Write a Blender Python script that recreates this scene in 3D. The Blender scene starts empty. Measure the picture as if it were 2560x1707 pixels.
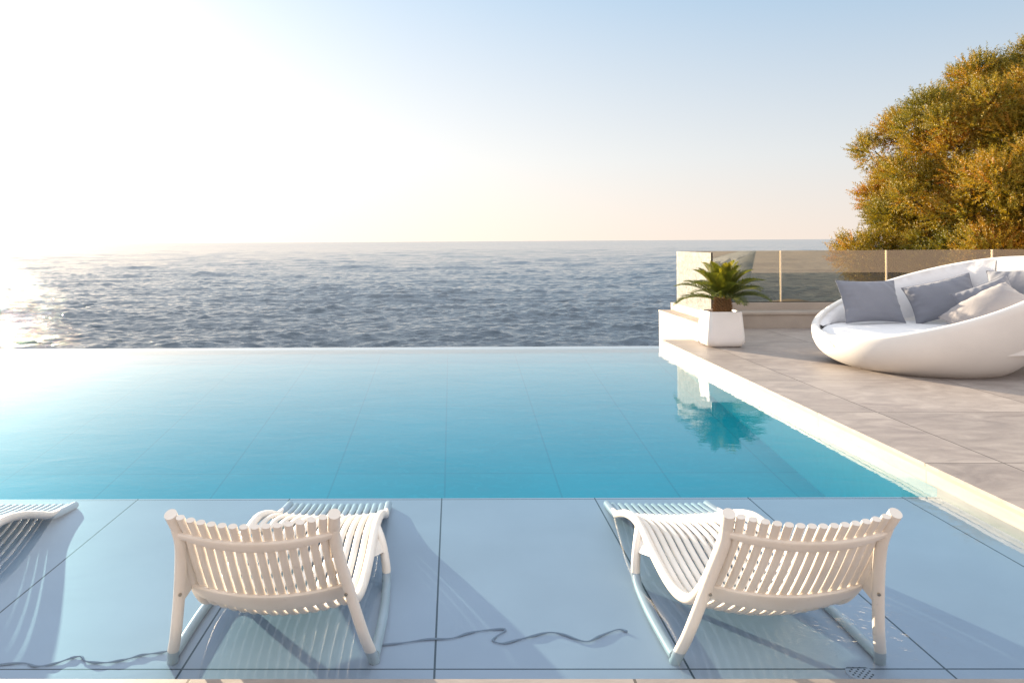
import bpy, math, random
import numpy as np
from mathutils import Matrix, Vector

random.seed(4)
RNG = np.random.default_rng(11)
scene = bpy.context.scene
R = math.radians
pi = math.pi

# ------------------------------------------------------------------ camera
H_W = 1.30           # eye height above the pool water (z = 0)
cam_d = bpy.data.cameras.new('camera')
cam = bpy.data.objects.new('camera', cam_d)
scene.collection.objects.link(cam)
cam_d.sensor_width = 36.0
cam_d.lens = 27.14
cam_d.shift_x = 0.066
cam_d.shift_y = -0.0975
cam_d.clip_start = 0.05
cam_d.clip_end = 120000.0
cam.matrix_world = (Matrix.Translation((0, 0, H_W)) @ Matrix.Rotation(0.0105, 4, 'Z')
                    @ Matrix.Rotation(R(90), 4, 'X') @ Matrix.Rotation(-0.0062, 4, 'Z'))
scene.camera = cam

# ------------------------------------------------------------------ light
SUN_AZ = R(35.0)      # left of +Y
SUN_EL = R(9.0)
sdir = Vector((-math.sin(SUN_AZ) * math.cos(SUN_EL), math.cos(SUN_AZ) * math.cos(SUN_EL), math.sin(SUN_EL)))
sun_d = bpy.data.lights.new('sun', 'SUN')
sun_d.energy = 5.0
sun_d.angle = R(0.6)
sun_d.color = (1.0, 0.80, 0.55)
sun = bpy.data.objects.new('sun', sun_d)
scene.collection.objects.link(sun)
sun.rotation_euler = sdir.to_track_quat('Z', 'Y').to_euler()
sun.location = (-6, 10, 8)

world = bpy.data.worlds.new('World')
scene.world = world
world.use_nodes = True
wt = world.node_tree
wt.nodes.clear()


def wn(kind, **kw):
    n = wt.nodes.new(kind)
    for k, v in kw.items():
        setattr(n, k, v)
    return n


def wmath(op, a, b=None, clamp=False):
    n = wn('ShaderNodeMath', operation=op, use_clamp=clamp)
    for i, v in enumerate((a, b)):
        if v is None:
            continue
        if isinstance(v, (int, float)):
            n.inputs[i].default_value = v
        else:
            wt.links.new(v, n.inputs[i])
    return n.outputs[0]


def wvec(op, a, b):
    n = wn('ShaderNodeVectorMath', operation=op)
    for i, v in enumerate((a, b)):
        if isinstance(v, (tuple, Vector)):
            n.inputs[i].default_value = tuple(v)
        else:
            wt.links.new(v, n.inputs[i])
    return n


def wscale(col, fac):          # colour tuple times scalar socket
    n = wn('ShaderNodeVectorMath', operation='SCALE')
    if isinstance(col, tuple):
        n.inputs[0].default_value = col
    else:
        wt.links.new(col, n.inputs[0])
    if isinstance(fac, (int, float)):
        n.inputs['Scale'].default_value = fac
    else:
        wt.links.new(fac, n.inputs['Scale'])
    return n.outputs[0]


tc = wn('ShaderNodeTexCoord')
dirv = tc.outputs['Generated']
sep = wn('ShaderNodeSeparateXYZ')
wt.links.new(dirv, sep.inputs[0])
el = wmath('MAXIMUM', sep.outputs['Z'], 0.0)
ramp = wn('ShaderNodeValToRGB')            # elevation (sine) -> evening sky, unseen upper part brightened as fill light
ramp.color_ramp.elements[0].position = 0.0
ramp.color_ramp.elements[0].color = (0.435, 0.380, 0.340, 1)
e1 = ramp.color_ramp.elements.new(0.10)
e1.color = (0.360, 0.374, 0.385, 1)
e2 = ramp.color_ramp.elements.new(0.30)
e2.color = (0.178, 0.272, 0.372, 1)
e4 = ramp.color_ramp.elements.new(0.55)
e4.color = (0.46, 0.50, 0.56, 1)
e3 = ramp.color_ramp.elements[-1]
e3.position = 1.0
e3.color = (0.60, 0.61, 0.62, 1)
wt.links.new(el, ramp.inputs[0])
cosang = wmath('MAXIMUM', wvec('DOT_PRODUCT', dirv, sdir).outputs['Value'], 0.0)
g1 = wmath('POWER', cosang, 60.0)
g2 = wmath('POWER', cosang, 14.0)
g3 = wmath('POWER', cosang, 3.0)
glow1 = wscale((0.40, .33, .25), g1)
glow2 = wscale((0.10, 0.085, 0.07), g2)
glow3 = wscale((0.235, 0.20, 0.165), g3)
# unseen warm glow added low behind the viewer, brightens the lounger backs
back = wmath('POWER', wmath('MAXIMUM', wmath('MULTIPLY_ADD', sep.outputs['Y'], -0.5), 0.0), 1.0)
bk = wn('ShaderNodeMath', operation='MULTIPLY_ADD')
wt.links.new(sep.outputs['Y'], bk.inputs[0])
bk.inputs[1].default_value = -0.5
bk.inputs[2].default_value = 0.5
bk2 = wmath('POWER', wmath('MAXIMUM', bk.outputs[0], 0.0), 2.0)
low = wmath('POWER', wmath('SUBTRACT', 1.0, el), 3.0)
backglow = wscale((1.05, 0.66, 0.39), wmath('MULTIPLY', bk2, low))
sky = wn('ShaderNodeTexSky', sky_type='NISHITA')
sky.sun_disc = False
sky.sun_elevation = SUN_EL
sky.sun_rotation = -SUN_AZ
sky.altitude = 0
sky.air_density = 1.0
sky.dust_density = 1.0
nish = wscale(sky.outputs[0], 0.004)
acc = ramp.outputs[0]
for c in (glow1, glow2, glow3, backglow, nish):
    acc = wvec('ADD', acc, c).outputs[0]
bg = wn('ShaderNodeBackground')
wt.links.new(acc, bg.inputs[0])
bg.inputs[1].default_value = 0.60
wo = wn('ShaderNodeOutputWorld')
wt.links.new(bg.outputs[0], wo.inputs[0])

scene.view_settings.view_transform = 'Standard'
scene.view_settings.look = 'None'
scene.view_settings.exposure = 1.72
scene.view_settings.gamma = 1.0
scene.cycles.transparent_max_bounces = 32
scene.cycles.max_bounces = 10
scene.cycles.diffuse_bounces = 4
scene.cycles.sample_clamp_indirect = 6.0
scene.cycles.caustics_reflective = False
scene.cycles.caustics_refractive = False


# ------------------------------------------------------------------ helpers
def tag(o, label=None, cat=None, group=None, kind=None):
    if label:
        o['label'] = label
    if cat:
        o['category'] = cat
    if group:
        o['group'] = group
    if kind:
        o['kind'] = kind
    return o


def thing(name, loc, label, cat, group=None):
    o = bpy.data.objects.new(name, None)
    o.empty_display_size = 0.1
    scene.collection.objects.link(o)
    o.location = loc
    return tag(o, label, cat, group)


class MB:
    def __init__(self):
        self.v, self.f, self.n = [], [], 0

    def add(self, verts, faces):
        verts = [tuple(p) for p in verts]
        self.v += verts
        self.f += [tuple(i + self.n for i in f) for f in faces]
        self.n += len(verts)
        return self

    def box(self, x0, x1, y0, y1, z0, z1):
        vs = [(x, y, z) for z in (z0, z1) for y in (y0, y1) for x in (x0, x1)]
        fs = [(0, 2, 3, 1), (4, 5, 7, 6), (0, 1, 5, 4), (2, 6, 7, 3), (0, 4, 6, 2), (1, 3, 7, 5)]
        return self.add(vs, fs)

    def tube(self, pts, rad, seg=14, cap=True, up=None, flat=1.0):
        """swept tube; rad scalar or list; flat scales the second section axis"""
        P = [Vector(p) for p in pts]
        n = len(P)
        rr = rad if hasattr(rad, '__len__') else [rad] * n
        T = []
        for i in range(n):
            a, b = P[max(0, i - 1)], P[min(n - 1, i + 1)]
            T.append((b - a).normalized())
        ref = Vector(up) if up is not None else (Vector((0, 0, 1)) if abs(T[0].z) < 0.9 else Vector((1, 0, 0)))
        S = (ref - T[0] * ref.dot(T[0])).normalized()
        vs = []
        for i in range(n):
            if up is not None:
                S = (Vector(up) - T[i] * Vector(up).dot(T[i])).normalized()
            else:
                S = (S - T[i] * S.dot(T[i])).normalized()
            Q = T[i].cross(S)
            for k in range(seg):
                a = 2 * pi * k / seg
                vs.append(P[i] + S * (rr[i] * math.cos(a)) + Q * (rr[i] * flat * math.sin(a)))
        fs = []
        for i in range(n - 1):
            for k in range(seg):
                k2 = (k + 1) % seg
                fs.append((i * seg + k, i * seg + k2, (i + 1) * seg + k2, (i + 1) * seg + k))
        if cap:
            fs.append(tuple(reversed(range(seg))))
            fs.append(tuple(range((n - 1) * seg, n * seg)))
        return self.add(vs, fs)

    def grid(self, G, close_u=False):
        """G[i][j] grid of points"""
        nu, nv = len(G), len(G[0])
        vs = [p for row in G for p in row]
        fs = []
        for i in range(nu if close_u else nu - 1):
            i2 = (i + 1) % nu
            for j in range(nv - 1):
                fs.append((i * nv + j, i2 * nv + j, i2 * nv + j + 1, i * nv + j + 1))
        return self.add(vs, fs)

    def build(self, name, mat, parent=None, smooth=True, bevel=0, angle=35, world=False):
        me = bpy.data.meshes.new(name)
        me.from_pydata(self.v, [], self.f)
        me.update()
        o = bpy.data.objects.new(name, me)
        scene.collection.objects.link(o)
        if parent is not None:
            o.parent = parent
            if world:
                o.matrix_parent_inverse = Matrix.Translation(-Vector(parent.location))
        if mat:
            me.materials.append(mat)
        fix(me)
        if bevel:
            b = o.modifiers.new('bevel', 'BEVEL')
            b.width = bevel
            b.segments = 3
            b.limit_method = 'ANGLE'
            b.angle_limit = R(30)
        if smooth:
            me.shade_smooth()
            sharp(me, angle)
        return o


import bmesh


def fix(me):
    bm = bmesh.new()
    bm.from_mesh(me)
    bmesh.ops.recalc_face_normals(bm, faces=bm.faces)
    bm.to_mesh(me)
    bm.free()


def sharp(me, angle):
    bm = bmesh.new()
    bm.from_mesh(me)
    for e in bm.edges:
        if len(e.link_faces) == 2 and e.calc_face_angle(0) > R(angle):
            e.smooth = False
    bm.to_mesh(me)
    bm.free()


def fast_mesh(name, V, F, mat, parent=None, col=None, smooth=False, loc=None):
    """V (n,3) array, F (m,k) int array"""
    me = bpy.data.meshes.new(name)
    V = np.asarray(V, dtype=np.float32)
    F = np.asarray(F, dtype=np.int32)
    m, k = F.shape
    me.vertices.add(len(V))
    me.vertices.foreach_set('co', V.ravel())
    me.loops.add(m * k)
    me.loops.foreach_set('vertex_index', F.ravel())
    me.polygons.add(m)
    me.polygons.foreach_set('loop_start', np.arange(0, m * k, k, dtype=np.int32))
    me.polygons.foreach_set('loop_total', np.full(m, k, dtype=np.int32))
    me.update()
    if smooth:
        me.shade_smooth()
    if col is not None:
        at = me.attributes.new('tone', 'FLOAT', 'POINT')
        at.data.foreach_set('value', np.asarray(col, dtype=np.float32))
    me.materials.append(mat)
    o = bpy.data.objects.new(name, me)
    scene.collection.objects.link(o)
    if parent is not None:
        o.parent = parent
    return o


def spline(pts, n):
    """Catmull-Rom through pts, n samples"""
    P = np.array(pts, dtype=float)
    P = np.vstack([2 * P[0] - P[1], P, 2 * P[-1] - P[-2]])
    m = len(P) - 3
    out = []
    for s in np.linspace(0, m - 1e-9, n):
        i = int(s)
        t = s - i
        a, b, c, d = P[i:i + 4]
        out.append(0.5 * ((2 * b) + (-a + c) * t + (2 * a - 5 * b + 4 * c - d) * t * t + (-a + 3 * b - 3 * c + d) * t ** 3))
    return np.array(out)


# ------------------------------------------------------------------ materials
class NT:
    def __init__(self, name):
        self.m = bpy.data.materials.new(name)
        self.m.use_nodes = True
        self.t = self.m.node_tree
        self.t.nodes.clear()
        self.out = self.n('ShaderNodeOutputMaterial')

    def n(self, kind, ins=None, **kw):
        nd = self.t.nodes.new(kind)
        for k, v in kw.items():
            setattr(nd, k, v)
        for k, v in (ins or {}).items():
            self.put(nd.inputs[k], v)
        return nd

    def put(self, sock, v):
        if isinstance(v, bpy.types.NodeSocket):
            self.t.links.new(v, sock)
        else:
            if isinstance(v, (tuple, list)) and len(v) == 3 and sock.type == 'RGBA':
                v = (*v, 1)
            sock.default_value = v

    def math(self, op, a, b=0.0, c=None, clamp=False):
        nd = self.n('ShaderNodeMath', operation=op, use_clamp=clamp)
        self.put(nd.inputs[0], a)
        self.put(nd.inputs[1], b)
        if c is not None:
            self.put(nd.inputs[2], c)
        return nd.outputs[0]

    def pos(self):
        return self.n('ShaderNodeNewGeometry').outputs['Position']

    def obj(self):
        return self.n('ShaderNodeTexCoord').outputs['Object']

    def scale(self, v, s):
        return self.n('ShaderNodeMapping', {'Vector': v, 'Scale': s}).outputs[0]

    def noise(self, v, scale, detail=4, rough=0.55, dist=0.0):
        return self.n('ShaderNodeTexNoise', {'Vector': v, 'Scale': scale, 'Detail': detail, 'Roughness': rough, 'Distortion': dist}).outputs[0]

    def ramp(self, v, stops):
        nd = self.n('ShaderNodeValToRGB', {'Fac': v})
        cr = nd.color_ramp
        while len(cr.elements) < len(stops):
            cr.elements.new(0.5)
        for e, (p, c) in zip(cr.elements, stops):
            e.position = p
            e.color = (*c, 1) if isinstance(c, (tuple, list)) else (c, c, c, 1)
        return nd.outputs[0]

    def mix(self, f, a, b, mode='MIX'):
        nd = self.n('ShaderNodeMix', data_type='RGBA', blend_type=mode)
        self.put(nd.inputs[0], f)
        self.put(nd.inputs[6], a)
        self.put(nd.inputs[7], b)
        return nd.outputs[2]

    def bump(self, h, strength=0.3, dist=0.01):
        return self.n('ShaderNodeBump', {'Height': h, 'Strength': strength, 'Distance': dist}).outputs[0]

    def schlick(self, f0, normal=None, pw=5.0, gain=1.0):
        g = self.n('ShaderNodeNewGeometry')
        d = self.n('ShaderNodeVectorMath', {0: normal if normal is not None else g.outputs['Normal'], 1: g.outputs['Incoming']}, operation='DOT_PRODUCT').outputs['Value']
        k = self.math('POWER', self.math('SUBTRACT', 1.0, self.math('ABSOLUTE', d), clamp=True), pw)
        return self.math('MULTIPLY_ADD', k, (1 - f0) * gain, f0, clamp=True)

    def surf(self, s):
        self.t.links.new(s, self.out.inputs[0])
        return self.m

    def principled(self, col, rough=0.5, normal=None, **ins):
        p = self.n('ShaderNodeBsdfPrincipled')
        self.put(p.inputs['Base Color'], col)
        self.put(p.inputs['Roughness'], rough)
        if normal is not None:
            self.put(p.inputs['Normal'], normal)
        for k, v in ins.items():
            self.put(p.inputs[k.replace('_', ' ')], v)
        return self.surf(p.outputs[0])

    def joints(self, p, x0, sx, y0, sy, w):
        """1 on the grout lines of a world-aligned grid"""
        s = self.n('ShaderNodeSeparateXYZ', {'Vector': p})
        r = []
        for ax, o0, st in (('X', x0, sx), ('Y', y0, sy)):
            if not st:
                continue
            q = self.math('SUBTRACT', s.outputs[ax], o0 - 50 * st - st / 2)
            q = self.math('MODULO', q, st)
            q = self.math('ABSOLUTE', self.math('SUBTRACT', q, st / 2))
            r.append(self.math('LESS_THAN', q, w / 2))
        return r[0] if len(r) == 1 else self.math('MAXIMUM', r[0], r[1])


def mat_deck():
    N = NT('deck_tile')
    p = N.pos()
    j = N.joints(p, 0.49, 1.2225, 4.157, 1.22, 0.008)
    # each tile its own slight tone
    s = N.n('ShaderNodeSeparateXYZ', {'Vector': p})
    ix = N.math('FLOOR', N.math('DIVIDE', N.math('SUBTRACT', s.outputs['X'], 0.49), 1.2225))
    iy = N.math('FLOOR', N.math('DIVIDE', N.math('SUBTRACT', s.outputs['Y'], 4.157), 1.22))
    cid = N.n('ShaderNodeCombineXYZ', {'X': ix, 'Y': iy}).outputs[0]
    wn_ = N.n('ShaderNodeTexWhiteNoise', {'Vector': cid}, noise_dimensions='3D')
    offs = N.n('ShaderNodeVectorMath', {0: p, 1: wn_.outputs['Color']}, operation='ADD').outputs[0]
    streak = N.noise(N.scale(offs, (1.5, 2.9, 3)), 1.8, 9, 0.68, 1.2)
    fine = N.noise(N.scale(offs, (14, 30, 20)), 2.0, 5, 0.6)
    big = N.noise(offs, 1.1, 3)
    c = N.ramp(streak, [(0.33, (0.185, 0.158, 0.148)), (0.50, (0.285, 0.25, 0.232)), (0.66, (0.40, 0.36, 0.335))])
    c = N.mix(N.math('MULTIPLY', N.math('SUBTRACT', fine, 0.5), 0.5, clamp=True), c, (0.50, 0.46, 0.42))
    c = N.mix(0.35, c, N.ramp(big, [(0.35, (0.27, 0.225, 0.21)), (0.65, (0.39, 0.34, 0.31))]))
    tone = N.math('MULTIPLY_ADD', wn_.outputs['Value'], 0.16, 0.92)
    tc_ = N.n('ShaderNodeCombineXYZ', {'X': tone, 'Y': tone, 'Z': tone}).outputs[0]
    c = N.mix(1.0, c, tc_, 'MULTIPLY')
    c = N.mix(j, c, (0.085, 0.07, 0.06))
    h = N.math('SUBTRACT', N.math('ADD', streak, N.math('MULTIPLY', fine, 0.4)), N.math('MULTIPLY', j, 2.0))
    rough = N.ramp(streak, [(0.3, 0.42), (0.7, 0.60)])
    return N.principled(c, rough, N.bump(h, 0.25, 0.004))


def mat_render(name, col, rough=0.7, bump=0.15, var=0.06, joints=None):
    N = NT(name)
    p = N.pos()
    a = N.noise(p, 3.0, 5)
    b = N.noise(p, 160.0, 3)
    dark = tuple(c * (1 - var * 2) for c in col)
    c = N.mix(N.ramp(a, [(0.35, 0.0), (0.65, 1.0)]), dark, col)
    h = b
    if joints:
        j = N.joints(p, *joints)
        c = N.mix(j, c, tuple(x * 0.45 for x in col))
        h = N.math('SUBTRACT', b, N.math('MULTIPLY', j, 2.0))
    return N.principled(c, rough, N.bump(h, bump, 0.002))


def mat_plastic():
    N = NT('lounger_plastic')
    p = N.obj()
    a = N.noise(p, 6.0, 5)
    b = N.noise(p, 220.0, 2)
    d = N.noise(p, 35.0, 4)
    c = N.mix(N.ramp(a, [(0.35, 0.0), (0.7, 1.0)]), (0.72, 0.665, 0.60), (0.81, 0.765, 0.71))
    c = N.mix(N.ramp(d, [(0.66, 0.0), (0.74, 0.35)]), c, (0.52, 0.46, 0.40))
    return N.principled(c, 0.46, N.bump(b, 0.10, 0.0015), Subsurface_Weight=0.0)


def mat_shelf():
    N = NT('shelf_tile')
    p = N.pos()
    j = N.joints(p, -0.065, 0.802, 2.44, 1.604, 0.007)
    a = N.noise(p, 1.3, 5)
    b = N.noise(N.scale(p, (30, 60, 1)), 1.0, 4)
    c = N.ramp(a, [(0.3, (0.64, 0.53, 0.55)), (0.7, (0.76, 0.635, 0.65))])
    c = N.mix(N.math('MULTIPLY', b, 0.25), c, (0.68, 0.64, 0.66))
    c = N.mix(j, c, (0.10, 0.10, 0.11))
    return N.principled(c, 0.6, N.bump(b, 0.1, 0.001))


def mat_poolfloor():
    N = NT('pool_floor_tile')
    p = N.pos()
    j = N.joints(p, -0.065, 0.802, 5.70, 1.604, 0.012)
    a = N.noise(p, 1.0, 4)
    # mottled finish of the basin tiles
    b = N.noise(N.scale(p, (1, 1.6, 1)), 9.0, 3, 0.6, 1.2)
    c = N.ramp(a, [(0.3, (0.025, 0.50, 0.51)), (0.7, (0.035, 0.56, 0.57))])
    c = N.mix(N.ramp(b, [(0.50, 0.0), (0.72, 0.5)]), c, (0.06, 0.62, 0.62))
    c = N.mix(N.math('MULTIPLY', j, 0.26), c, (0.01, 0.17, 0.23))
    return N.principled(c, 0.7)


def mat_poolwall():
    N = NT('pool_wall_tile')
    p = N.pos()
    j = N.joints(p, 0, 0, 4.157, 1.22, 0.007)
    a = N.noise(N.scale(p, (2, 2, 14)), 1.6, 6, 0.6, 0.5)
    c = N.ramp(a, [(0.3, (0.27, 0.25, 0.225)), (0.7, (0.355, 0.335, 0.305))])
    c = N.mix(j, c, (0.25, 0.2, 0.15))
    return N.principled(c, 0.45, N.bump(a, 0.1, 0.002))


def mat_poolwater():
    N = NT('pool_water')
    p = N.pos()
    s1 = N.noise(N.scale(p, (1.0, 1.5, 1)), 2.2, 4, 0.5, 0.6)
    s2 = N.noise(N.scale(p, (1.0, 1.8, 1)), 9.0, 3, 0.5, 0.3)
    # stirred patch by the right lounger's foot
    d = N.n('ShaderNodeVectorMath', {0: p, 1: (1.30, 2.62, 0.0)}, operation='DISTANCE').outputs['Value']
    patch = N.math('SUBTRACT', 1.0, N.math('DIVIDE', d, 0.55), clamp=True)
    s3 = N.noise(p, 30.0, 3, 0.6, 1.4)
    h = N.math('MULTIPLY_ADD', s2, 0.22, s1)
    h = N.math('ADD', h, N.math('MULTIPLY', N.math('MULTIPLY', s3, patch), 2.2))
    nrm = N.bump(h, 1.0, 0.0016)
    fr = N.schlick(0.022, nrm, 8.0, 2.0)
    tr = N.n('ShaderNodeBsdfTransparent', {'Color': (0.64, 0.73, 0.83)}).outputs[0]
    gl = N.n('ShaderNodeBsdfGlossy', {'Color': (1, 1, 1), 'Roughness': 0.015, 'Normal': nrm}).outputs[0]
    mx = N.n('ShaderNodeMixShader', {0: fr, 1: tr, 2: gl}).outputs[0]
    vol = N.n('ShaderNodeVolumeAbsorption', {'Color': (0.0, 0.94, 0.985), 'Density': 1.1}).outputs[0]
    N.t.links.new(vol, N.out.inputs['Volume'])
    return N.surf(mx)


def mat_sea():
    N = NT('sea_water')
    p = N.pos()
    s1 = N.noise(N.scale(p, (0.45, 1.0, 1)), 1.5, 6, 0.70, 0.3)
    s2 = N.noise(N.scale(p, (0.5, 1.0, 1)), 4.0, 5, 0.65)
    h = N.math('MULTIPLY_ADD', s2, 0.25, s1)
    nrm = N.bump(h, 1.0, 0.16)
    dist = N.n('ShaderNodeVectorMath', {0: p}, operation='LENGTH').outputs['Value']
    far = N.math('DIVIDE', N.math('SUBTRACT', dist, 120.0), 1500.0, clamp=True)
    rough = N.math('MULTIPLY_ADD', N.math('POWER', far, 0.5), 0.11, 0.04)
    return N.principled((0.064, 0.096, 0.130), rough, nrm, IOR=1.333)


def mat_glass():
    N = NT('railing_glass')
    fr = N.schlick(0.07)
    tr = N.n('ShaderNodeBsdfTransparent', {'Color': (0.62, 0.595, 0.52)}).outputs[0]
    gl = N.n('ShaderNodeBsdfGlossy', {'Color': (1, 1, 1), 'Roughness': 0.0}).outputs[0]
    return N.surf(N.n('ShaderNodeMixShader', {0: fr, 1: tr, 2: gl}).outputs[0])


def mat_sideglass():
    # side pane; pale diffuse patches stand for the reflected sky glow
    N = NT('sky_sheen_glass')
    p = N.pos()
    n_ = N.noise(N.scale(p, (3, 3, 6)), 3.0, 6, 0.7)
    fr = N.schlick(0.08)
    tr = N.n('ShaderNodeBsdfTransparent', {'Color': (0.86, 0.88, 0.86)}).outputs[0]
    gl = N.n('ShaderNodeBsdfGlossy', {'Color': (1, 1, 1), 'Roughness': 0.02}).outputs[0]
    df = N.n('ShaderNodeBsdfTranslucent', {'Color': (0.8, 0.78, 0.72)}).outputs[0]
    df2 = N.n('ShaderNodeBsdfDiffuse', {'Color': (0.8, 0.78, 0.72)}).outputs[0]
    dd = N.n('ShaderNodeMixShader', {0: 0.5, 1: df, 2: df2}).outputs[0]
    a = N.n('ShaderNodeMixShader', {0: fr, 1: tr, 2: gl}).outputs[0]
    k = N.ramp(n_, [(0.35, 0.25), (0.65, 0.62)])
    return N.surf(N.n('ShaderNodeMixShader', {0: k, 1: a, 2: dd}).outputs[0])


def mat_fabric(name, col, scale=420, var=0.12, rough=0.85):
    N = NT(name)
    p = N.obj()
    w = N.noise(N.scale(p, (1, 1, 1)), scale, 2)
    a = N.noise(p, 5.0, 5)
    k = N.noise(p, 9.0, 4, 0.6, 1.0)
    dark = tuple(c * (1 - var) for c in col)
    lite = tuple(min(1, c * (1 + var)) for c in col)
    c = N.mix(N.math('MULTIPLY_ADD', w, 0.6, N.math('MULTIPLY', a, 0.4)), dark, lite)
    h = N.math('ADD', N.math('MULTIPLY', w, 0.12), k)
    return N.principled(c, rough, N.bump(h, 0.35, 0.012), Sheen_Weight=0.2)


def mat_simple(name, col, rough=0.5, metal=0.0, bump_scale=0, var=0.1):
    N = NT(name)
    p = N.obj()
    a = N.noise(p, bump_scale or 20.0, 4)
    c = N.mix(a, tuple(x * (1 - var) for x in col), tuple(min(1, x * (1 + var)) for x in col))
    return N.principled(c, rough, N.bump(a, 0.2, 0.003), Metallic=metal)


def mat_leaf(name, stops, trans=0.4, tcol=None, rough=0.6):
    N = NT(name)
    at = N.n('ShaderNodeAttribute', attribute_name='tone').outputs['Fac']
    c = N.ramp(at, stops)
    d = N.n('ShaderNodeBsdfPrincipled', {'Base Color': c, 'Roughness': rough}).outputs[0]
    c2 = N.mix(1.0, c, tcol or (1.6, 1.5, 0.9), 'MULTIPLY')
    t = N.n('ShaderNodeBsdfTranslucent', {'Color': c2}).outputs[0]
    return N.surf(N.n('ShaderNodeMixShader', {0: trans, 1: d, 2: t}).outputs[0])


M = dict(
    deck=mat_deck(),
    white=mat_render('white_render', (0.58, 0.55, 0.51)),
    stone=mat_render('parapet_plaster', (0.40, 0.345, 0.30), 0.75, 0.3, 0.08),
    coping=mat_render('coping_stone', (0.42, 0.34, 0.28), 0.6, 0.3, 0.1),
    lip=mat_render('deck_lip', (0.42, 0.34, 0.22), 0.5, 0.2),
    plastic=mat_plastic(),
    shelf=mat_shelf(), floor=mat_poolfloor(), pwall=mat_poolwall(),
    water=mat_poolwater(), sea=mat_sea(), glass=mat_glass(), sideglass=mat_sideglass(),
    endwall=mat_simple('basin_end_tile', (0.022, 0.33, 0.37), 0.7),
    rim=mat_simple('weir_stone', (0.34, 0.56, 0.62), 0.5),
    dark=mat_simple('dark_channel', (0.03, 0.027, 0.024), 0.5),
    strip=mat_simple('pale_metal', (0.70, 0.62, 0.50), 0.4, 0.3),
    planter=mat_render('planter_shell', (0.80, 0.785, 0.79), 0.5, 0.12, 0.03),
    shell=mat_render('daybed_shell', (0.76, 0.745, 0.725), 0.5, 0.25, 0.03),
    pad=mat_fabric('white_canvas', (0.74, 0.75, 0.78), 300, 0.05),
    blue=mat_fabric('grey_blue_linen', (0.19, 0.205, 0.25)),
    beige=mat_fabric('taupe_linen', (0.285, 0.27, 0.28)),
    soil=mat_simple('soil', (0.05, 0.03, 0.02), 0.9, 0, 60, 0.4),
    bark=mat_simple('palm_trunk', (0.20, 0.115, 0.05), 0.85, 0, 60, 0.75),
    wood=mat_simple('tree_bark', (0.075, 0.05, 0.035), 0.9, 0, 12, 0.4),
    bolt=mat_simple('steel_bolt', (0.4, 0.36, 0.3), 0.4, 0.8),
    squiggle=mat_simple('dark_squiggle', (0.38, 0.36, 0.40), 0.7),
    ground=mat_simple('shore_earth', (0.16, 0.12, 0.08), 0.9, 0, 2, 0.3),
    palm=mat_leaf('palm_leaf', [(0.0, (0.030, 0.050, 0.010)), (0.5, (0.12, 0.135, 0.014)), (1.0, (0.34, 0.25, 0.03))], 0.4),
    tree=mat_leaf('feathery_foliage', [(0.0, (0.10, 0.105, 0.008)), (0.35, (0.22, 0.175, 0.010)),
                                       (0.6, (0.29, 0.175, 0.010)), (0.85, (0.29, 0.115, 0.010)), (1.0, (0.22, 0.065, 0.010))],
                  0.33, (1.5, 1.3, 0.7)),
)

# ------------------------------------------------------------------ setting
EX = 2.52        # pool's right edge
YN = 2.12        # near deck edge
YF = 9.33        # infinity edge
ZD = 0.10        # deck level
ZS = -0.050      # shallow shelf
ZP = -0.55       # basin floor
YS = 4.065        # end of shelf
XL = -9.0        # pool's left end

# deck: near strip, right terrace
b = MB()
b.box(XL - 3, EX, -6, YN, 0.082, ZD)
b.box(EX, 16, -6, 9.36, 0.082, ZD)
b.box(3.05, 16, 9.36, 10.45, 0.082, ZD)
tag(b.build('deck', M['deck'], smooth=False), kind='structure')

# thin yellowish nosing under the tile, pool walls
b = MB()
b.box(EX + 0.004, 16, -6, 9.356, 0.062, 0.0818)
tag(b.build('deck_nosing', M['lip'], smooth=False), kind='structure')
b = MB()
b.box(EX + 0.006, EX + 0.3, YN, YS, -1.2, 0.0618)
b.box(EX + 0.006, EX + 0.3, YS, 9.354, -0.006, 0.0618)
b.box(XL - 0.3, EX + 0.3, YN - 0.3, YN - 0.006, -1.2, 0.0818)
b.box(XL - 0.3, XL, YN, YF + 0.2, -1.2, 0.0618)
tag(b.build('pool_wall', M['pwall'], smooth=False), kind='structure')
b = MB()
b.box(XL, EX + 0.006, YN - 0.006, YS, -1.2, ZS)
tag(b.build('pool_shelf', M['shelf'], smooth=False), kind='structure')
b = MB()
pr = [(YS, -1.3), (YS, -0.55), (5.7, -0.41), (7.5, -0.235), (YF, -0.050), (YF, -1.3)]
vs = [(x, y, z) for x in (XL, EX + 0.006) for y, z in pr]
b.add(vs, [(i, (i + 1) % 6, (i + 1) % 6 + 6, i + 6) for i in range(6)] + [tuple(range(6)), tuple(reversed(range(6, 12)))])
tag(b.build('pool_floor', M['floor'], smooth=False), kind='structure')
b = MB()
b.box(XL, EX + 0.0, YF, YF + 0.02, -1.2, -0.004)
b.box(EX + 0.006, EX + 0.3, YS, 9.354, -1.2, -0.0062)
tag(b.build('pool_end_wall', M['endwall'], smooth=False), kind='structure')
# overflow rim
b = MB()
b.box(XL - 0.3, 2.9, YF + 0.02, YF + 0.20, -3.0, -0.005)
tag(b.build('overflow_rim', M['rim'], bevel=0.004), kind='structure')

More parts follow.
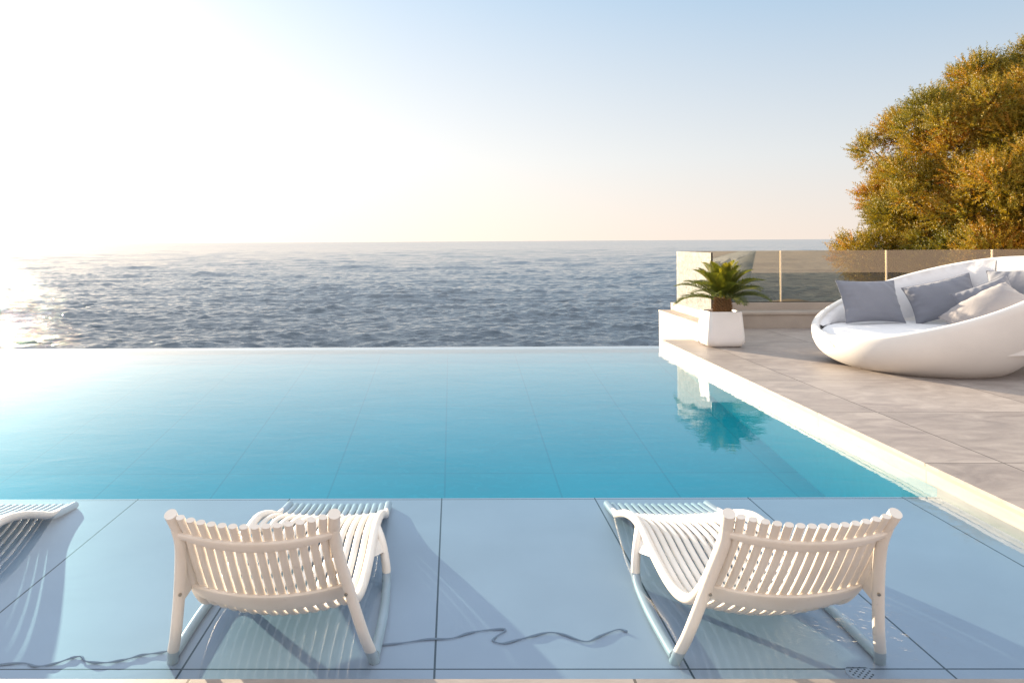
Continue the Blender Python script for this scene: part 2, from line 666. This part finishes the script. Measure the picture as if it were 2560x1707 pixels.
# water body (closed, L section)
prof = [(YN - 0.01, ZS - 0.01), (YN - 0.01, 0.0), (YF + 0.202, 0.0), (YF + 0.202, -0.012), (YF + 0.026, -0.012), (YF + 0.026, -0.62), (YS + 0.01, -0.62), (YS - 0.01, ZS - 0.01)]
vs = [(x, y, z) for x in (XL - 0.01, EX + 0.016) for y, z in prof]
n = len(prof)
fs = [(i, (i + 1) % n, (i + 1) % n + n, i + n) for i in range(n)]
fs += [tuple(range(n)), tuple(reversed(range(n, 2 * n)))]
b = MB()
b.add(vs, fs)
tag(b.build('pool_water', M['water'], smooth=False), kind='structure')

# hidden rock the terrace stands on, and shore under the tree
b = MB()
b.box(XL - 3.2, 16, -6, 9.2, -7.5, -1.21)
b.box(3.3, 16, 9.2, 11.0, -7.5, -0.2)
tag(b.build('terrace_base', M['ground'], smooth=False), kind='structure')
G = []
for i in range(41):
    row = []
    for j in range(31):
        x = 10.2 + 22 * i / 40 + 0.5 * math.sin(j * 0.9)
        y = 11.0 + 26 * j / 30
        z = -1.9 + 0.35 * math.sin(x * 0.9) * math.cos(y * 0.7) + 0.1 * random.random()
        if i == 0:
            z = -8.5
        row.append((x, y, z))
    G.append(row)
b = MB()
b.grid(G)
tag(b.build('shore_ground', M['ground']), kind='structure')

# sea: rows evenly spaced as seen from the terrace, real waves
SEA = -6.0
hh = H_W - SEA
rows = np.concatenate([np.linspace(520, 300, 70), np.linspace(299.6, 0.3, 620), [0.18]])
D = 1930 * hh / rows
cols = np.linspace(-1.25, 1.25, 760)
DD, CC = np.meshgrid(D, cols, indexing='ij')
X = DD * CC
Y = DD.copy()
Z = np.zeros_like(X)
step = np.gradient(D)[:, None]
for k in range(150):
    if k < 100:
        lam = 0.45 * (3.6 / 0.45) ** (RNG.random())
        amp = 0.0052 * lam ** 0.75
    else:
        lam = 5 * (60 / 5) ** (RNG.random())
        amp = 0.0027 * lam ** 0.85
    th = R(12) + RNG.normal() * R(30)
    kx, ky = math.sin(th) * 2 * pi / lam, math.cos(th) * 2 * pi / lam
    lim = np.clip(lam / (1.3 * step), 0, 1)
    Z += amp * lim * np.sin(kx * X + ky * Y + RNG.random() * 2 * pi)
Z = Z + 0.8 * Z * np.abs(Z)
V = np.stack([X, Y, Z + SEA], -1).reshape(-1, 3)
nr, nc = X.shape
idx = np.arange(nr * nc).reshape(nr, nc)
F = np.stack([idx[:-1, :-1], idx[:-1, 1:], idx[1:, 1:], idx[1:, :-1]], -1).reshape(-1, 4)
tag(fast_mesh('sea', V, F, M['sea'], smooth=True), kind='structure')

# ------------------------------------------------------------------ walls at the end of the terrace
t = thing('low_wall', (2.9, 9.17, -1.3), 'low white wall end beside the potted palm, with brown stone cap', 'low wall')
b = MB(); b.box(2.90, 3.10, 9.17, 10.9, -3.0, 0.295)
b.build('wall_body', M['white'], t, smooth=False, bevel=0.004, world=True)
b = MB(); b.box(2.895, 3.10, 9.162, 10.905, 0.295, 0.32)
b.build('cap', M['coping'], t, smooth=False, world=True)

t = thing('parapet', (3.1, 9.42, 0.1), 'white plastered kerb wall carrying the glass railing', 'parapet')
b = MB(); b.box(3.10, 3.24, 9.30, 10.84, -0.3, 0.415)
b.build('side_wall', M['white'], t, smooth=False, bevel=0.004, world=True)
b = MB(); b.box(3.10, 16, 10.84, 11.02, -0.3, 0.415)
b.build('back_wall', M['stone'], t, smooth=False, bevel=0.004, world=True)

t = thing('stone_bench', (9, 10.45, 0.1), 'long grey plaster bench along the back of the terrace under the glass', 'bench')
b = MB(); b.box(3.24, 16, 10.47, 10.84, -0.2, 0.285)
b.build('bench_body', M['stone'], t, smooth=False, world=True)
b = MB(); b.box(3.24, 16, 10.45, 10.838, 0.285, 0.318)
b.build('bench_top', M['stone'], t, smooth=False, bevel=0.004, world=True)

# glass railings
GT = 1.142
t = thing('side_glass_railing', (3.16, 9.45, 0.415), 'frameless glass pane, sky reflection in its colour, standing beside the potted palm, side-on to the pool', 'glass railing')
b = MB(); b.box(3.152, 3.168, 9.46, 10.90, 0.42, GT)
b.build('glass_pane', M['sideglass'], t, smooth=False, world=True)
b = MB(); b.box(3.148, 3.172, 9.448, 9.46, 0.415, GT + 0.002)
b.build('dark_edge', M['dark'], t, smooth=False, world=True)
t = thing('back_glass_railing', (3.2, 10.92, 0.415), 'long tinted frameless glass railing at the sea end of the terrace', 'glass railing')
xs = [3.18, 4.62, 6.10, 7.58, 9.06, 10.54, 12.02]
for a, c in zip(xs[:-1], xs[1:]):
    b = MB(); b.box(a + 0.008, c - 0.008, 10.922, 10.938, 0.425, GT)
    b.build('glass_pane', M['glass'], t, smooth=False, world=True)
for a in xs[1:-1]:
    b = MB(); b.box(a - 0.0075, a + 0.0075, 10.918, 10.942, 0.425, GT - 0.002)
    b.build('joint_strip', M['strip'], t, smooth=False, world=True)
b = MB(); b.box(3.18, 12.02, 10.915, 10.945, 0.415, 0.425)
b.build('base_channel', M['dark'], t, smooth=False, world=True)

# ------------------------------------------------------------------ loungers
PROF = [(2.23, .515), (2.285, .435), (2.36, .325), (2.45, .213), (2.55, .125), (2.65, .082), (2.76, .068), (2.88, .078),
        (3.02, .096), (3.17, .120), (3.30, .118), (3.43, .090), (3.56, .046), (3.68, .0), (3.80, -.021), (3.93, -.034)]
NP = 90
PP = spline(PROF, NP)
PP[:, 0] -= 2.46
TT = np.gradient(PP, axis=0)
TT /= np.linalg.norm(TT, axis=1)[:, None]
NN = np.stack([TT[:, 1], -TT[:, 0]], -1)
SAG = np.interp(PP[:, 0] + 2.46, [3.3, 3.72], [.042, .005])
HW = np.interp(np.linspace(0, 1, NP), [0, .06, .25, .45, .7, 1], [.238, .229, .244, .258, .262, .252])


def lp(i, u, off=0.0):
    """point on the lounger's bed: station i, side u in -1..1, off along the underside normal"""
    s = SAG[i] * (1 - u * u) + off
    return Vector((u * HW[i], PP[i, 0] + NN[i, 0] * s, PP[i, 1] + NN[i, 1] * s))


def station(y):
    return int(np.argmin(np.abs(PP[:, 0] + 2.46 - y)))


def band(i0, half, thick, off, n=28, taper=0.45):
    """curved cross band under the slats"""
    g = []
    for k in range(n + 1):
        u = -1 + 2 * k / n
        c = lp(i0, u, off)
        tv = Vector((0, TT[i0, 0], TT[i0, 1]))
        nv = Vector((0, NN[i0, 0], NN[i0, 1]))
        h = half * (taper + (1 - taper) * (1 - u * u))
        ring = []
        for a in range(16):
            an = 2 * pi * a / 16
            ca, sa = math.cos(an), math.sin(an)
            sx = math.copysign(abs(ca) ** 0.5, ca) * h
            sy = math.copysign(abs(sa) ** 0.5, sa) * thick
            ring.append(c + tv * sx + nv * sy)
        ring.append(ring[0])
        g.append(ring)
    m = MB()
    m.grid(g)
    m.add(g[0][:-1], [tuple(range(16))])
    m.add(g[-1][:-1], [tuple(range(16))])
    return m


def make_lounger():
    t = thing('sun_lounger', (0, 0, 0), '', 'sun lounger', 'white slatted loungers in the shallow water')
    P = M['plastic']
    for k in range(14):
        u = -1 + 2 * (k + 1) / 15
        m = MB()
        m.tube([lp(i, u) for i in range(0, NP)], 0.0131, 14, up=(1, 0, 0), flat=0.70)
        m.build('slat', P, t, angle=50)
    for s in (-1, 1):
        m = MB()
        m.tube([lp(i, s) for i in range(0, NP)], [0.0175 if i > 4 else 0.0185 for i in range(NP)], 16, up=(1, 0, 0))
        m.build('side_rail', P, t, angle=50)
        # rear leg, splayed, with web to the rail
        leg = spline([(s * .234, 2.262 - 2.46, .462), (s * .231, 2.292 - 2.46, .405), (s * .247, 2.336 - 2.46, .31), (s * .270, 2.383 - 2.46, .19),
                      (s * .297, 2.430 - 2.46, .065), (s * .315, 2.457 - 2.46, .0), (s * .326, 2.480 - 2.46, ZS + .002)], 26)
        m = MB()
        m.tube(leg, np.interp(np.linspace(0, 1, 26), [0, .15, 1], [.015, .0178, .0178]), 16)
        lg = m.build('leg', P, t, angle=50)
        m = MB()
        g = []
        for q in range(10):
            f = q / 9
            a = Vector(leg[int(2 + f * 11)])
            j = station(2.46 + a.y + 0.018 + 0.030 * f)
            c = lp(j, s)
            g.append([a + (c - a) * r for r in (0, .5, 1)])
        off = Vector((0.006, 0, 0))
        top = [[p + off for p in r] for r in g]
        bot = [[p - off for p in r] for r in g]
        m.grid(top); m.grid(bot)
        m.grid([[top[-1][k] for k in range(3)], [bot[-1][k] for k in range(3)]])
        m.build('gusset', P, t)
        m = MB()
        m.tube([(leg[11][0] - s * .006, leg[11][1] - .010, leg[11][2] - .004), (leg[11][0] - s * .008, leg[11][1] - .0195, leg[11][2] - .008)], .005, 10)
        m.build('bolt', M['bolt'], lg)
        # runner on the pool floor
        run = spline([(s * .326, .022, ZS + .022), (s * .327, .07, ZS + .018), (s * .330, .3, ZS + .018), (s * .322, .50, ZS + .018), (s * .316, .57, ZS + .035)], 20)
        m = MB(); m.tube(run, .0165, 14)
        m.build('runner', P, t, angle=50)
        j = station(3.2)
        c = lp(j, s)
        fl = spline([(s * .316, .562, ZS + .02), (s * .317, .578, ZS + .035), (s * .312, .60, .03), (s * .292, .65, .095), (c.x, c.y, c.z)], 20)
        m = MB(); m.tube(fl, .0172, 14)
        m.build('leg', P, t, angle=50)
        # web between front leg and rail
        g = []
        for q in range(8):
            a = Vector(fl[19 - q])
            jj = station(2.46 + a.y - 0.03 - .012 * q)
            cc = lp(jj, s)
            g.append([a + (cc - a) * r for r in (0, .5, 1)])
        m = MB()
        top = [[p + off for p in r] for r in g]
        bot = [[p - off for p in r] for r in g]
        m.grid(top); m.grid(bot)
        m.build('gusset', P, t)
    band(station(2.278), .021, .0075, .012, taper=.5).build('cross_band', P, t)
    band(station(2.452), .052, .008, .012, taper=.75).build('cross_band', P, t)
    band(station(3.20), .022, .007, .012).build('cross_band', P, t)
    band(station(3.84), .020, .007, .010).build('cross_band', P, t)
    return t


def copy_tree(o, parent=None):
    c = o.copy()
    scene.collection.objects.link(c)
    if parent is not None:
        c.parent = parent
    for ch in list(o.children):
        copy_tree(ch, c)
    return c


l0 = make_lounger()
l0.location = (-0.585, 2.46, 0)
l0['label'] = 'white slatted lounger in the middle, left of the central tile joint'
l1 = copy_tree(l0)
l1.location = (1.027, 2.455, 0)
l1['label'] = 'white slatted lounger nearest the raised stone deck, its right foot in rippled water'
l2 = copy_tree(l0)
l2.location = (-2.19, 2.46, 0)
l2['label'] = 'white slatted lounger cut off by the left edge, only its knee hump showing'

# ------------------------------------------------------------------ dark cord on the shelf, drain
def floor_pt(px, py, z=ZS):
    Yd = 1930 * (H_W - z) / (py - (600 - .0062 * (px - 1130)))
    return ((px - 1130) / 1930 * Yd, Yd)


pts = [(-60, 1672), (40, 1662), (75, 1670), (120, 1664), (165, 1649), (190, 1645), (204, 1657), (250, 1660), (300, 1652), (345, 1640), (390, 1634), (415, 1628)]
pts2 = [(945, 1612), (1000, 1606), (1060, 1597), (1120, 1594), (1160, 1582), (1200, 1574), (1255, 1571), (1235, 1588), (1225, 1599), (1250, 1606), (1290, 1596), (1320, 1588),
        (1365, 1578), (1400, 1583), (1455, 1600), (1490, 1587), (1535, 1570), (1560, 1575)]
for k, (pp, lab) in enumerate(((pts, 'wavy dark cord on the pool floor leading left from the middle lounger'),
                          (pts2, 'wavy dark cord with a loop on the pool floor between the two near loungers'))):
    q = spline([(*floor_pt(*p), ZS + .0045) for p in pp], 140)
    m = MB(); m.tube(q, [.0020 + .0022 * math.sin(i * .21 + k) ** 2 for i in range(140)], 8, up=(0, 0, 1), flat=1.0)  # thin dark wavy tube laid along the shelf floor
    tag(m.build('squiggle', M['squiggle']), lab, 'squiggle', 'squiggles on the pool floor')

t = thing('floor_drain', (*floor_pt(2140, 1675), ZS), 'small perforated floor drain under the foot of the right lounger', 'drain')
m = MB()
m.tube([(0, 0, 0), (0, 0, .004)], .045, 32, up=(1, 0, 0))
m.build('plate', M['shelf'], t, smooth=False)
m = MB()
for i in range(-4, 5):
    for j in range(-4, 5):
        x, y = i * .010, j * .010
        if x * x + y * y < .038 ** 2 and (i + j) % 2 == 0:
            m.tube([(x, y, .0042), (x, y, .0052)], .0033, 8, up=(1, 0, 0))
m.build('hole_pattern', M['dark'], t, smooth=False)
t = thing('basin_grate', (1.89, 7.75, -0.226), 'faint pale grate in the floor of the deep basin', 'grate')
m = MB()
for i in range(9):
    m.box(-.10 + i * .025, -.088 + i * .025, -.10, .10, 0, .004)
m.build('bars', M['endwall'], t, smooth=False)

# ------------------------------------------------------------------ planter and palm
def rsq(w, r, k=40):
    """rounded square outline, half width w, corner radius r"""
    out = []
    for q in range(4):
        cx, cy = [(1, 1), (-1, 1), (-1, -1), (1, -1)][q]
        for a in range(k // 4):
            an = q * pi / 2 + (pi / 2) * a / (k // 4 - 1)
            out.append((cx * (w - r) + r * math.cos(an), cy * (w - r) + r * math.sin(an)))
    return out


PX, PY = 3.04, 8.80
t = thing('planter', (PX, PY, ZD), 'square white tapered planter standing at the corner of the deck', 'planter')
lv = [(0.0, .135, .06), (.003, .160, .07), (.014, .188, .08), (.040, .208, .085), (.075, .2145, .08), (.12, .2135, .07), (.39, .186, .045), (.398, .183, .043), (.398, .168, .03), (.39, .165, .03), (.36, .163, .03)]
g = [[(x, y, z) for x, y in rsq(w, r)] for z, w, r in lv]
g = [row + [row[0]] for row in g]
m = MB(); m.grid(g); m.add(g[0][:-1], [tuple(range(40))])
m.build('pot', M['planter'], t, angle=60)
g2 = [(x, y, .372 + random.uniform(-.004, .004)) for x, y in rsq(.166, .03)]
m = MB(); m.add(g2 + [(0, 0, .385)], [(i, (i + 1) % 40, 40) for i in range(40)])
m.build('soil', M['soil'], t)

t = thing('potted_palm', (PX + .02, PY, ZD + .345), 'small sago palm with arching dark green feather fronds in the white planter', 'palm')
m = MB()
m.tube([(0, 0, -.01), (0, 0, .06), (0, 0, .13), (0, 0, .20)], [.078, .085, .075, .05], 20, up=(1, 0, 0))
for k in range(150):          # old leaf bases
    a = k * 2.39996
    z = .00 + .19 * k / 150
    r = .080 if z < .1 else .080 - (z - .1) * .22
    d = Vector((math.cos(a), math.sin(a), .55)).normalized()
    p0 = Vector((r * .86 * math.cos(a), r * .86 * math.sin(a), z))
    m.tube([p0, p0 + d * .024, p0 + d * .050], [.011, .009, .002], 5)
m.build('trunk', M['bark'], t)
rp = random.Random(8)
for k in range(40):
    a = k * 2.39996 + rp.uniform(-.2, .2)
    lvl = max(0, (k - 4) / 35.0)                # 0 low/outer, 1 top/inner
    el0 = R((2 if k < 5 else 10) + 62 * lvl + rp.uniform(-6, 6))
    L = rp.uniform(.47, .56) * (1 - .22 * lvl)
    droop = .60 - .32 * lvl
    n = 22
    pos = Vector((.03 * math.cos(a), .03 * math.sin(a), .16 + .04 * lvl))
    path = [pos.copy()]
    for i in range(n):
        f = i / n
        e = el0 + R(16) - droop * f * f * 1.5 - droop * .25 * f
        pos = pos + Vector((math.cos(a) * math.cos(e), math.sin(a) * math.cos(e), math.sin(e))) * (L / n)
        path.append(pos.copy())
    V, F, C = [], [], []

    def tri(a_, b_, c_, tone):
        i0 = len(V)
        V.extend([tuple(a_), tuple(b_), tuple(c_)])
        F.append((i0, i0 + 1, i0 + 2))
        C.extend([tone] * 3)
    nl = 46
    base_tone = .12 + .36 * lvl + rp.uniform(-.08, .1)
    for i in range(n):
        T = (path[i + 1] - path[i]).normalized()
        side = Vector((-math.sin(a), math.cos(a), 0))
        w = .004 * (1 - .7 * i / n)
        tri(path[i] - side * w, path[i] + side * w, path[i + 1], base_tone + .35)
        tri(path[i] - T.cross(side) * w, path[i] + T.cross(side) * w, path[i + 1], base_tone + .35)
    for q in range(nl):
        f = .16 + .84 * q / (nl - 1)
        s_ = f * n
        i = min(n - 1, int(s_))
        c = path[i].lerp(path[i + 1], s_ - i)
        T = (path[i + 1] - path[i]).normalized()
        side = Vector((-math.sin(a), math.cos(a), 0))
        upv = side.cross(T) * -1
        if upv.z < 0:
            upv = -upv
        ll = .15 * math.sin(pi * min(1, (.12 + f * .86))) ** .55 * (1 - .25 * f) + .012
        for sg in (-1, 1):
            d = (side * sg * .75 + T * (.55 + .35 * f) + upv * .34 + Vector((rp.uniform(-.07, .07),) * 3)).normalized()
            w = T * .0052
            tip = c + d * ll + Vector((0, 0, -.010))
            mid = c + d * ll * .55
            tone = base_tone + rp.uniform(-.08, .08) + (.30 * f if rp.random() < .25 else 0)
            tri(c - w * .6, mid + w, mid - w, tone)
            tri(mid - w, mid + w, tip, tone)
            tri(c - w * .6, c + w * .6, mid + w, tone)
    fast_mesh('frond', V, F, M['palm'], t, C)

# ------------------------------------------------------------------ daybed
DC = Vector((4.55, 7.40))
DR = 1.03


def rim_z(x, y):
    return .745 + .36 * x + .04 * y


t = thing('daybed', (DC.x, DC.y, ZD), 'large white boat-shaped daybed with high curved back on the stone deck', 'daybed')
NR = 96


def ring(r, z_fn, off=(0, 0)):
    return [(off[0] + r * math.cos(a), off[1] + r * math.sin(a), z_fn(r * math.cos(a), r * math.sin(a)) - ZD) for a in [2 * pi * k / NR for k in range(NR)]]


g = []
bo = (4.42 - DC.x, 7.32 - DC.y)
NS = 16
for s in range(NS + 1):
    f = s / NS
    row = []
    for k in range(NR):
        a = 2 * pi * k / NR
        ca, sa = math.cos(a), math.sin(a)
        p0 = Vector((bo[0] + .66 * ca, bo[1] + .66 * sa, .001))
        p2 = Vector((DR * ca, DR * sa, rim_z(DR * ca, DR * sa) - ZD))
        p1 = Vector((bo[0] * .5 + 1.0 * ca, bo[1] * .5 + 1.0 * sa, .03 + .20 * p2.z))
        row.append(p0 * (1 - f) ** 2 + p1 * (2 * f * (1 - f)) + p2 * f * f)
    g.append(row)
# lip and inner wall
for dr, dz in ((-.006, .010), (-.020, .015), (-.045, .014), (-.062, .008), (-.070, -.004)):
    g.append([Vector((x, y, z)) for x, y, z in ring(DR + dr, lambda x, y, dz=dz: rim_z(x * DR / (DR), y) + dz)])
g.append([Vector((x, y, min(z, .9))) for x, y, z in ring(DR - .085, lambda x, y: ZD + .22)])
m = MB()
m.grid([[r[k] for r in g] for k in range(NR)], close_u=True)
m.add(g[0], [tuple(range(NR))])
m.build('shell', M['shell'], t, angle=60)

# mattress
SZ = .435
g = []
MR = DR - .085
for k in range(NR):
    a = 2 * pi * k / NR
    ca, sa = math.cos(a), math.sin(a)
    row = [Vector((0, 0, SZ - ZD + .012))]
    for r in (.2, .4, .6, .75, .84, .89, .92, .94, MR):
        x, y = r * ca, r * sa
        rz = rim_z(DR * ca, DR * sa)
        edge = min(SZ, rz + .015) - .012
        f = max(0, (r - .55) / (MR - .55))
        z = SZ + .012 * (1 - r) - (SZ - edge) * f ** 2.2 - .045 * max(0, (r - .84) / (MR - .84)) ** 2.5
        z += .003 * math.sin(5 * a + r * 9) + .002 * math.sin(23 * a) * (r > .8)
        row.append(Vector((x, y, z - ZD)))
    row.append(Vector((MR * ca, MR * sa, .24)))
    g.append(row)
m = MB(); m.grid(g, close_u=True)
m.build('mattress', M['pad'], t, angle=70)
# padded lining of the back, in segments with seams
for a0, a1 in ((R(-88), R(-35)), (R(-34), R(22)), (R(23), R(150))):
    g = []
    na = int(22 * (a1 - a0))
    for k in range(na + 1):
        a = a0 + (a1 - a0) * k / na
        ca, sa = math.cos(a), math.sin(a)
        e = min(1, min(k, na - k) / 4 + .12) ** .5
        zt = rim_z(DR * ca, DR * sa) - ZD - .012
        zb = SZ - ZD - .02
        row = []
        for q in range(11):
            f = q / 10
            z = zb + (zt - zb) * f
            th = .075 * e * (math.sin(pi * min(1, f * .93 + .07)) ** .45) * (.75 + .25 * (1 - f)) + .004 * math.sin(a * 31 + f * 3)
            ro = DR - .070 - .010 * (1 - f)
            r = ro - max(th, 0)
            row.append(Vector((r * ca, r * sa, z)))
        row.append(Vector(((DR - .072) * ca, (DR - .072) * sa, zt + .002)))
        g.append(row)
    m = MB(); m.grid(g)
    m.build('back_pad', M['pad'], t, angle=70)


# ------------------------------------------------------------------ cushions
def cushion(name, label, c, ax, ay, w, h, th, mat, seed, sag=0.0):
    """pillow with width along ax, height along ay"""
    rr = random.Random(seed)
    ax = Vector(ax).normalized()
    ay = (Vector(ay) - ax * Vector(ay).dot(ax)).normalized()
    az = ax.cross(ay)
    ph = [rr.uniform(0, 6.28) for _ in range(8)]
    n = 34
    m = MB()
    for sg in (1, -1):
        g = []
        for i in range(n + 1):
            u = -1 + 2 * i / n
            row = []
            for j in range(n + 1):
                v = -1 + 2 * j / n
                x = w / 2 * u * (1 - .085 * (1 - v * v) * abs(u) ** 2)
                y = h / 2 * v * (1 - .085 * (1 - u * u) * abs(v) ** 2)
                k = max(0, (1 - u ** 4) * (1 - v ** 4)) ** .5 * (.62 + .38 * (1 - u * u) * (1 - v * v))
                z = th / 2 * k
                edge = max(abs(u), abs(v))
                wr = .006 * math.sin(9 * u + 5 * v + ph[0]) * edge + .007 * math.sin(17 * u * v + 7 * u + ph[1]) * edge ** 2 + .005 * math.sin(26 * v + 4 * u + ph[2]) * edge ** 4
                z += wr * k ** .5
                z -= sag * (u * u) * .5
                p = ax * x + ay * y + az * (z * sg if sag == 0 else sg * th / 2 * k + wr * sg * k ** .5 - sag * u * u)
                row.append(p)
            g.append(row)
        m.grid(g)
    # seam piping
    pts = []
    for q in range(4):
        for i in range(n):
            s = -1 + 2 * i / n
            u, v = [(s, -1), (1, s), (-s, 1), (-1, -s)][q]
            x = w / 2 * u * (1 - .085 * (1 - v * v) * abs(u) ** 2)
            y = h / 2 * v * (1 - .085 * (1 - u * u) * abs(v) ** 2)
            pts.append(ax * x + ay * y + az * (-sag * u * u))
    pts.append(pts[0])
    m.tube(pts, .0035, 6, cap=False)
    o = m.build(name, mat, angle=80)
    o.location = c
    return tag(o, label, 'cushion', 'cushions on the daybed')


cushion('cushion', 'grey-blue cushion at the left end of the daybed, upright and facing the viewer', (4.27, 7.93, .665), (1, .10, -.01), (0, .42, .95), .64, .46, .20, M['blue'], 1, .012)
cushion('cushion', 'grey-blue cushion tilted up to the right, second from the left on the daybed', (4.97, 7.88, .69), (.93, -.24, .25), (-.18, .45, .88), .64, .41, .21, M['blue'], 2, .012)
cushion('cushion', 'taupe cushion lying over the front rim of the daybed', (4.83, 6.98, .635), (.87, -.12, .50), (-.15, .88, .38), .66, .48, .30, M['beige'], 3, .006)
cushion('cushion', 'grey cushion mostly hidden behind the taupe one', (5.05, 7.34, .70), (.84, -.34, .40), (-.30, .35, .88), .50, .36, .17, M['blue'], 4)
cushion('cushion', 'grey-blue cushion at the right edge of the photo against the high back', (5.40, 7.36, .80), (.62, -.75, .1), (.20, .20, .92), .60, .44, .18, M['blue'], 5)

# ------------------------------------------------------------------ tree
TB = Vector((13.2, 17.6, -2.0))
t = thing('feathery_tree', TB, 'big round tree with feathery green and orange foliage behind the glass railing', 'tree')
rt = np.random.default_rng(5)
CR = np.array([4.15, 3.7, 4.35])
CO = np.array([.36, 0, 3.35])      # crown centre above the base
clumps = []
tries = 0
while len(clumps) < 380 and tries < 20000:
    tries += 1
    d = rt.normal(size=3)
    d /= np.linalg.norm(d)
    if d[2] < -.9:
        continue
    shell = .62 + .32 * rt.random() ** .6
    lump = 1 + .07 * math.sin(4 * d[0] + 6 * d[2] + 1) + .05 * math.sin(9 * d[1] + 7 * d[2])
    p = CO + CR * d * shell * lump
    if p[2] < 2.9:
        p[:2] = CO[:2] + (p[:2] - CO[:2]) * (.84 + .16 * p[2] / 2.9)
    if p[2] < 1.9 and p[0] < -2.75:
        continue
    if p[2] < 0.2 or any(np.linalg.norm(p - c_[0]) < .47 for c_ in clumps):
        continue
    clumps.append((p, d, .40 + .28 * rt.random(), rt.random()))
# limbs
b = MB()
b.tube([(0, 0, -.3), (.1, 0, .6), (0, .1, 1.4), (.15, 0, 2.2)], [.42, .33, .28, .22], 12)
b.build('trunk', M['wood'], t)
b = MB()
for p, d, r_, q in clumps[::2]:
    s = Vector((.1, 0, 1.2 + .9 * rt.random()))
    e = Vector(p)
    mid = s.lerp(e, .5) + Vector(rt.normal(size=3) * .25) - Vector((0, 0, .15))
    b.tube([tuple(x) for x in spline([s, mid, e], 7)], np.linspace(.085, .014, 7), 6)
b.build('branches', M['wood'], t)
# sprays: a twig with many fine leaflets
NT_ = 13
V_all, F_all, C_all = [], [], []
off = 0
for (p, d, rad, tone0) in clumps:
    n = int(400 * (rad / .7) ** 2)
    dirs = rt.normal(size=(n, 3))
    dirs /= np.linalg.norm(dirs, axis=1)[:, None]
    dirs = dirs * .9 + d * .45
    dirs /= np.linalg.norm(dirs, axis=1)[:, None]
    base = p + dirs * rad * (.35 + .55 * rt.random((n, 1))) * np.array([1.05, 1.05, .85])
    ax = dirs + np.array([0, 0, .45]) + rt.normal(size=(n, 3)) * .28
    ax /= np.linalg.norm(ax, axis=1)[:, None]
    L = .17 + .17 * rt.random((n, 1))
    sd = np.cross(ax, rt.normal(size=(n, 3)))
    sd /= np.linalg.norm(sd, axis=1)[:, None]
    s2 = np.cross(ax, sd)
    tone = np.clip(.31 + .17 * np.sin(base[:, 0:1] * 2.1 + 1.3 * np.sin(base[:, 2:3] * 1.7)) + .10 * np.sin(base[:, 2:3] * 3.9 + base[:, 1:2] * 2.2) + .26 * (tone0 - .5) + .15 * rt.normal(size=(n, 1)), 0, 1)
    for q in range(NT_):
        f = q / NT_
        an = q * 2.4
        o_ = np.cos(an) * sd + np.sin(an) * s2
        c0 = base + ax * L * f
        ln = (.085 * (1 - f * .55)) * (.8 + .4 * rt.random((n, 1)))
        dd = ax * .75 + o_ * .75
        tip = c0 + dd * ln
        wv = np.cross(dd, ax + .3 * s2)
        wv /= np.linalg.norm(wv, axis=1)[:, None] + 1e-6
        w = .0085
        V_all += [c0 - wv * w, c0 + ax * ln * .35 + wv * w, tip]
        C_all += [tone[:, 0]] * 3
        F_all.append(np.stack([np.arange(n) + off, np.arange(n) + off + n, np.arange(n) + off + 2 * n], -1))
        off += 3 * n
fast_mesh('crown', np.vstack(V_all), np.vstack(F_all), M['tree'], t, np.concatenate(C_all))
